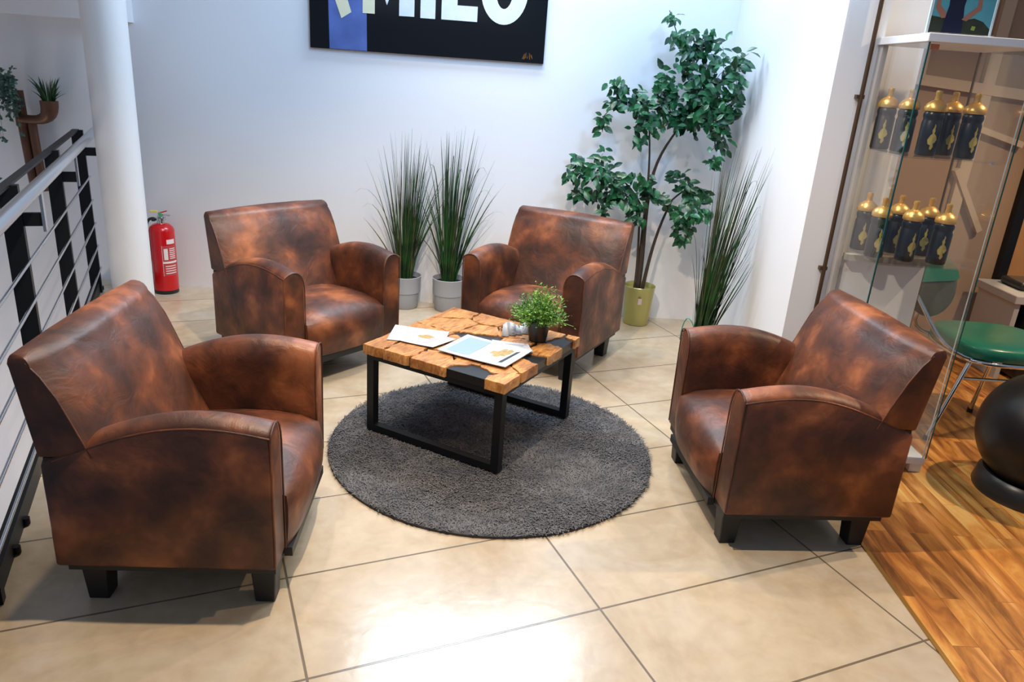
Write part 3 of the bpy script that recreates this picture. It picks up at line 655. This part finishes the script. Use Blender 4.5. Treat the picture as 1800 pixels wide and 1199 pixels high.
for z in (.76, .61, .46, .31, .16): tube('rod', [uv(-1, VP_+.034, z), uv(5.5, VP_+.034, z)], .0065, M['steel'], t, 8)
q = [uv(-1, VP_-.02), uv(-1, VP_+.018), uv(5.5, VP_+.018), uv(5.5, VP_-.02)]
bm = bmesh.new(); loft(bm, [[(p.x, p.y, -.2) for p in q], [(p.x, p.y, .075) for p in q]]); fin('kick_plate', bm, M['black'], t)
for u_ in (2.45, 2.62, 5.5):
    q = uv(u_, VP_+.024); lathe('bolt', [(.012, .005), (.012, .03)], M['black'], t, 10, c=(q.x, q.y))

# ------------------------------------------------------------------ pipe planter on the back wall
t = thing('pipe_planter', 'rusty copper pipe planter with two elbow cups on the wall beyond the railing', 'planter', (-3.17, 4.96, 0))
bm = bmesh.new(); tube_bm(bm, [(-.02, 0, 1.25), (-.015, 0, 1.05), (.0, 0, .72), (.008, 0, .60)], .032, 14)
lathe_bm(bm, [(.038, 1.03), (.040, 1.035), (.040, 1.09), (.038, 1.095)], 16, (-.015, 0))
fin('vertical_pipe', bm, M['rust'], t, 60)
tube('thin_pipe', [(.05, -.01, 1.05), (.06, -.01, .72), (.067, -.01, .62)], .026, M['rust'], t, 14)
tube('elbow_cup', bez((-.02, -.02, 1.08), (.14, -.03, 1.065), (.195, -.03, 1.09), (.19, -.03, 1.20), 10), [.028]*4+[.032, .036, .042, .047, .050, .052, .054], M['rust'], t, 16)
t2 = thing('grassy_plant', 'spiky dark green plant in the right cup of the copper pipe planter', 'plant', (-2.98, 4.93, 1.19))
bm = bmesh.new(); random.seed(2)
for i in range(46):
    a = random.random()*2*PI; s_ = random.uniform(.01, .085); h_ = random.uniform(.06, .17)
    b0 = Vector((math.cos(a)*.03, math.sin(a)*.03, 0)); ribbon(bm, bez(b0, b0+Vector((0, 0, h_*.4)), b0+Vector((math.cos(a)*s_*.5, math.sin(a)*s_*.5, h_*.8)), b0+Vector((math.cos(a)*s_, math.sin(a)*s_, h_)), 5), .006, 0, random.random()*PI)
fin('foliage', bm, M['blade'], t2)
t3 = thing('trailing_plant', 'grey-green trailing plant hanging from the copper pipe planter', 'plant', (-3.24, 4.92, 1.27))
bm = bmesh.new()
for i in range(26):
    x0 = random.uniform(-.14, .09); L = random.uniform(.12, .62) if x0 < -.02 else random.uniform(.08, .24)
    if i == 0: x0, L = .06, .3
    pts = bez((x0*.4, .0, .05), (x0*.9, -.03, .09), (x0*1.1, -.05, 0), (x0*1.15+random.gauss(0, .015), -.04, .02-L), 12)
    tube_bm(bm, pts, .0012, 3)
    for p in pts[2:]:
        for k in range(3): leaf(bm, p, Vector((random.gauss(0, 1), random.gauss(-.3, .5), random.gauss(-.3, .6))), Vector((0, -1, .4)), random.uniform(.018, .032), .018)
for i in range(60):
    p = Vector((random.gauss(-.02, .06), random.uniform(-.08, .02), random.gauss(.07, .025)))
    leaf(bm, p, Vector((random.gauss(0, 1), random.gauss(0, .5), random.gauss(.2, .6))), Vector((0, -1, .4)), random.uniform(.02, .035), .02)
fin('foliage', bm, M['trail'], t3, 60)

# ------------------------------------------------------------------ painting
t = thing('wall_picture', 'large glossy black picture with blue stripe and big white capital letters on the back wall', 'picture', (-.597, 5.048, 1.63))
X0, X1 = -1.337+.597, .134+.597; DP = -.022
box('canvas', (X0, DP, 0), (X1, 0, .78), M['canvas'], t)
def poly3(name, pts, m, y, th=.0015):
    bm_ = bmesh.new(); loft(bm_, [[(x+.597, y, z-1.63) for x, z in pts], [(x+.597, y-th, z-1.63) for x, z in pts]]); return fin(name, bm_, m, t)
poly3('blue_stripe', [(-1.215, 1.632), (-.98, 1.632), (-.99, 2.408), (-1.228, 2.408)], M['stripe'], DP)
poly3('letter', [(-1.139, 1.812), (-1.077, 1.851), (-1.20, 2.22), (-1.29, 2.22)], M['cream'], DP-.0018)
poly3('letter', [(-1.007, 1.851), (-.932, 1.851), (-.932, 2.22), (-1.007, 2.22)], M['cream'], DP-.0018)
poly3('letter', [(-.929, 2.22), (-.929, 2.10), (-.857, 1.905), (-.781, 2.10), (-.781, 1.849), (-.687, 1.850), (-.687, 2.22), (-.781, 2.22), (-.857, 2.04), (-.90, 2.22)], M['letter'], DP-.0018)
poly3('letter', [(-.649, 1.846), (-.557, 1.846), (-.557, 2.22), (-.650, 2.22)], M['letter'], DP-.0018)
poly3('letter', [(-.519, 1.847), (-.296, 1.846), (-.296, 1.933), (-.422, 1.933), (-.422, 2.22), (-.519, 2.22)], M['letter'], DP-.0018)
bm = bmesh.new(); n = 40; rings = []
V = [[], [], [], []]
for k in range(n):
    a = 2*PI*k/n; ca, sa = math.cos(a), math.sin(a)
    for li, (rx, rz_, yy) in enumerate(((.145, .195, DP-.0018), (.145, .195, DP-.0033), (.052, .105, DP-.0033), (.052, .105, DP-.0018))):
        V[li].append(bm.verts.new((-.135+rx*ca+.597, yy, 2.036+rz_*sa-1.63)))
for a_, b2 in ((0, 1), (1, 2), (2, 3)):
    for k in range(n): bm.faces.new([V[a_][k], V[a_][(k+1) % n], V[b2][(k+1) % n], V[b2][k]])
fin('letter', bm, M['letter'], t)
bm = bmesh.new()
tube_bm(bm, [Vector((x+.597, DP-.002, z-1.63)) for x, z in [(.0, 1.652), (.012, 1.682), (.020, 1.662), (.008, 1.650), (.022, 1.690), (.030, 1.655), (.040, 1.672), (.046, 1.650), (.040, 1.688), (.062, 1.655), (.055, 1.678)]], .0012, 4)
fin('signature', bm, M['sig'], t)

# ------------------------------------------------------------------ glass display cabinet
t = thing('display_cabinet', 'tall glass display cabinet with white top board behind the right armchair', 'cabinet', (1.49, 2.97, 0))
CW, CDp, CH = .425, .40, 1.80
box('top_board', (-.012, -.012, CH-.022), (CW+.012, CDp+.01, CH+.008), M['board'], t, .002, 1)
box('bottom_board', (0, 0, .045), (CW, CDp, .075), M['board'], t, .002, 1)
for (x, y) in ((.03, .03), (CW-.03, .03), (CW-.03, CDp-.03), (.03, CDp-.03)):
    bm = bmesh.new(); box_bm(bm, (x-.028, y-.022, 0), (x+.028, y+.022, .045)); fin('foot', bm, M['board'], t, 35, .006, 2)
def pane(name, lo, hi): return box(name, lo, hi, M['glass'], t)
pane('glass_pane', (.004, 0, .075), (CW-.004, .005, CH-.022)); pane('glass_pane', (0, .006, .075), (.005, CDp-.005, CH-.022)); pane('glass_pane', (CW-.005, .006, .075), (CW, CDp-.005, CH-.022)); 
for x, y, mk, w_ in ((-.001, -.001, 'edge', .0055), (CW-.003, -.001, 'edge', .004), (CW-.014, .004, 'edge_light', .003), (CW-.006, CDp-.008, 'rodg', .007), (0, CDp-.006, 'edge_light', .007)):
    box('glass_edge', (x, y, .075), (x+w_, y+w_, CH-.022), M.get(mk) or M['bronze'], t)
box('corner_profile', (-.004, CDp-.04, .075), (.018, CDp, CH-.022), M['greywhite'], t)
SZ = (1.360, .932, .50)
for z in SZ: pane('glass_shelf', (.007, .008, z), (CW-.007, CDp-.01, z+.006))
for z in SZ[:2]:
    for y in (.10, .30): lathe('shelf_pin', [(.008, z-.010), (.008, z)], M['chrome'], t, 10, c=(CW-.012, y))
box('back_panel', (.03, CDp-.022, .075), (CW-.01, CDp-.012, .885), M['board'], t); 
box('shelf_rail', (.03, CDp-.06, .872), (CW-.01, CDp-.02, .900), M['greywhite'], t)
box('orange_tag', (.012, .008, 1.752), (.045, .012, 1.772), simple('orange_sticker', (.55, .16, .03), .5), t)
def make_bottle(label):
    b = thing('drink_bottle', label, 'bottle', group='black bottles with gold lids in the glass cabinet')
    bd = lathe('body', [(.034, 0), (.038, .005), (.038, .128), (.0352, .134), (.0352, .142), (.038, .148), (.038, .160), (.034, .168), (.036, .170)], M['bottle'], b, 24)
    bm_ = bmesh.new(); A0 = -PI/2-.1
    out = [(-.02, .124), (.10, .116), (.02, .108), (.14, .098), (.08, .088), (.34, .078), (.50, .064), (.30, .052), (.16, .050), (.24, .036), (.06, .024), (-.10, .030), (-.06, .042), (-.32, .046), (-.44, .062), (-.24, .080), (-.08, .086), (-.16, .100), (-.04, .112)]
    cv = bm_.verts.new((.0394*math.cos(A0), .0394*math.sin(A0), .070)); ov = [bm_.verts.new((.0391*math.cos(A0+a), .0391*math.sin(A0+a), z)) for a, z in out]
    for k in range(len(ov)): bm_.faces.new([cv, ov[k], ov[(k+1) % len(ov)]])
    fin('emblem', bm_, M['emblem'], b)
    lathe('lid', [(.0395, .170), (.041, .173), (.041, .184), (.035, .197), (.022, .208), (.0125, .213), (.0105, .232), (.0130, .238), (.011, .247), (.006, .249)], M['gold'], b, 24)
    return b
b0 = make_bottle('x')
spots = [((1.552, 3.31), 0, 'black bottle with gold lid, leftmost on the upper shelf of the glass cabinet'), ((1.597, 3.22), 0, 'black gold-lidded bottle, second from the left on the upper shelf of the cabinet'),
         ((1.642, 3.10), 0, 'black gold-lidded bottle in the middle of the upper cabinet shelf, in front of another'), ((1.765, 3.20), 0, 'black gold-lidded bottle set back on the upper shelf, behind its neighbours'),
         ((1.790, 3.085), 0, 'black gold-lidded bottle, rightmost on the upper shelf of the cabinet'),
         ((1.540, 3.26), 1, 'black gold-lidded bottle, leftmost on the lower shelf of the cabinet'), ((1.541, 3.12), 1, 'black gold-lidded bottle at the front of the lower shelf, second from the left'),
         ((1.672, 3.24), 1, 'black gold-lidded bottle at the back of the lower shelf, left one of the rear two'), ((1.652, 3.08), 1, 'black gold-lidded bottle front and centre on the lower cabinet shelf'),
         ((1.790, 3.22), 1, 'black gold-lidded bottle at the back of the lower shelf, right one of the rear two'), ((1.776, 3.06), 1, 'black gold-lidded bottle, rightmost at the front of the lower cabinet shelf')]
for i, ((x, y), s_, lab) in enumerate(spots):
    o = b0 if i == 0 else dup(b0, (0, 0, 0)); o.location = (x, y, SZ[s_]+.0062); o['label'] = lab; o.rotation_euler = (0, 0, R((i*37) % 30-15))
# photo stand on top
t = thing('photo_stand', 'clear acrylic stand holding a photo of a person outdoors on top of the glass cabinet', 'picture', (1.493, 3.02, 1.8085))
PW = .235
box('acrylic_panel', (0, -.003, 0), (PW, .003, .32), M['glass'], t)
box('edge_strip', (-.004, -.005, 0), (.003, .005, .33), M['edge_light'], t); box('edge_strip', (PW-.003, -.005, 0), (PW+.004, .005, .33), M['edge_light'], t)
box('foot', (0, -.04, 0), (PW, .05, .004), M['glass'], t)
bm = bmesh.new()
pm = [simple('photo_teal_sky', (.10, .36, .42), .3), simple('photo_dark_bushes', (.03, .035, .022), .3, var=.6, vscale=30), simple('photo_navy_clothes', (.008, .010, .035), .3), simple('photo_skin', (.36, .15, .10), .3), simple('photo_lime_spot', (.25, .33, .05), .3)]
def pp(pts, mi, y): bm.faces.new([bm.verts.new((x*PW, y, z)) for x, z in pts]).material_index = mi
pp([(0.02, .003), (.98, .003), (.98, .31), (.02, .31)], 0, -.0034)
pp([(.02, .003), (.98, .003), (.98, .028), (.85, .052), (.7, .062), (.5, .05), (.3, .055), (.1, .06), (.02, .062)], 1, -.0037)
pp([(.22, .004), (.55, .004), (.52, .07), (.50, .10), (.54, .19), (.22, .19), (.26, .10), (.24, .06)], 2, -.0040)
pp([(.50, .055), (.58, .05), (.78, .095), (.74, .15), (.70, .15), (.70, .10), (.56, .07)], 3, -.0043)
pp([(.24, .058), (.18, .055), (.05, .09), (.07, .15), (.12, .15), (.12, .10), (.24, .075)], 3, -.0043)
pp([(.68, .022), (.74, .020), (.75, .034), (.69, .036)], 4, -.0043)
pp([(.30, .20), (.46, .20), (.48, .26), (.38, .285), (.28, .26)], 3, -.0043)
fin('photograph', bm, pm, t)

# ------------------------------------------------------------------ green chair
t = thing('visitor_chair', 'chrome framed chair with green padded seat behind the glass cabinet', 'chair', (2.47, 3.56, 0), R(0))
bm = bmesh.new(); rings = []; n = 32
def sq(a, rx, ry, p=3.2):
    c_, s_ = math.cos(a), math.sin(a); k = (abs(c_)**p+abs(s_)**p)**(-1/p); return rx*c_*k, ry*s_*k
for z, k in ((.425, .93), (.43, .98), (.45, 1.0), (.475, .995), (.488, .95), (.496, .82), (.500, .5)):
    rings.append([(*sq(2*PI*i/n, .265*k, .25*k), z) for i in range(n)])
loft(bm, rings); fin('seat', bm, M['green_seat'], t, 50)
bm = bmesh.new(); ring = [Vector((*sq(2*PI*i/n, .262, .247), .415)) for i in range(n)]; tube_bm(bm, ring+[ring[0]], .011, 8, False); fin('seat_frame', bm, M['chrome'], t, 60)
for (a, b2) in (((-.19, -.15, .41), (-.35, -.23, .012)), ((.20, -.20, .41), (.27, -.30, .012)), ((.06, .05, .41), (.09, .16, .012)), ((-.22, .17, .41), (-.27, .27, .012))):
    l_ = tube('leg', [a, b2], .012, M['chrome'], t, 10); lathe('foot_cap', [(.015, 0), (.015, .025)], M['plastic'], l_, 10, c=b2[:2])
tube('stretcher', [(-.24, -.165, .31), (.24, -.16, .31)], .009, M['chrome'], t, 8)
bm = bmesh.new(); rings = []
ctr = Vector((-.365, .03, .715)); axu = Vector((-.10, .06, 1)).normalized(); axs = Vector((.93, .36, 0)).normalized(); axn = axu.cross(axs).normalized()
for d_, k in ((-.025, .75), (-.018, .93), (-.006, 1), (.008, .98), (.020, .88), (.026, .6)):
    rings.append([ctr+axn*d_+axs*(.152*k*math.cos(2*PI*i/n))+axu*(.155*k*(abs(math.sin(2*PI*i/n))**.85)*(1 if math.sin(2*PI*i/n) > 0 else -1)) for i in range(n)])
loft(bm, rings); bk = fin('backrest', bm, M['shell'], t, 60)
bm = bmesh.new(); loft(bm, [[ctr+axn*d_+axs*(.155*math.cos(a)*k)+axu*(.157*math.sin(a)*k) for a in [R(15)+R(150)*i/16 for i in range(17)]] for d_, k in ((-.030, .72), (-.026, .96), (-.004, 1.02), (.022, .96), (.030, .72))]); fin('green_cover', bm, M['green_seat'], bk, 60)
for s_ in (-1, 1): tube('back_tube', bez((-.12, .20*s_, .41), (-.40, .17*s_, .42), (-.38, .12*s_, .55), ctr+axs*.1*s_+Vector((-.03, 0, 0)), 10), .010, M['chrome'], t, 8)

# ------------------------------------------------------------------ exercise ball + ring
t = tag(lathe('exercise_ball', [(.262*math.sin(PI*(i+.02)/32.04), -.262*math.cos(PI*(i+.02)/32.04)) for i in range(33)], M['ball'], None, 64, 60), 'large black exercise ball at the right edge in a black ring stand', 'ball')
t.location = (2.315, 2.85, .290)
bm = bmesh.new()
tube_bm(bm, [Vector((-.130+.002*i, -.2672+.0012*abs(i-3), .02*(i % 2)+.005)) for i in range(0)] or [Vector((-.075, -.2595, -.02)), Vector((-.060, -.262, .0)), Vector((-.045, -.2605, -.018))], .0022, 5)
fin('printed_logo', bm, M['label'], t, 50)
t2 = lathe('ball_stand', [(.18, .0), (.212, .0), (.217, .012), (.205, .075), (.190, .090), (.150, .078), (.155, .012)], M['plastic'], None, 48, 40); tag(t2, 'black plastic ring stand under the exercise ball', 'ball stand'); t2.location = (2.315, 2.85, 0)

# ------------------------------------------------------------------ far right: bench with black case
t = thing('low_bench', 'grey laminate bench with dark front standing at the tan wall', 'bench', (3.05, 4.25, 0))
box('bench_top', (-.05, 0, .48), (1.2, .42, .53), M['greywhite'], t, .004, 1); box('side_panel', (-.03, .02, 0), (0, .40, .48), M['greywhite'], t); box('side_panel', (1.1, .02, 0), (1.13, .40, .48), M['greywhite'], t)
t = thing('black_case', 'black case pushed under the grey bench', 'case', (3.12, 4.22, 0)); box('shell', (0, 0, .01), (.62, .36, .44), M['plastic'], t, .02, 3); box('latch', (.2, -.008, .3), (.26, 0, .34), M['chrome'], t)
t = thing('black_bag', 'black bag with a loop handle lying on the grey bench', 'bag', (3.10, 4.38, .531)); box('body', (0, 0, 0), (.40, .22, .05), M['plastic'], t, .02, 3)
tube('handle', bez((.04, .02, .045), (.05, 0, .13), (.2, 0, .12), (.24, .02, .045), 12), .010, M['plastic'], t, 8)
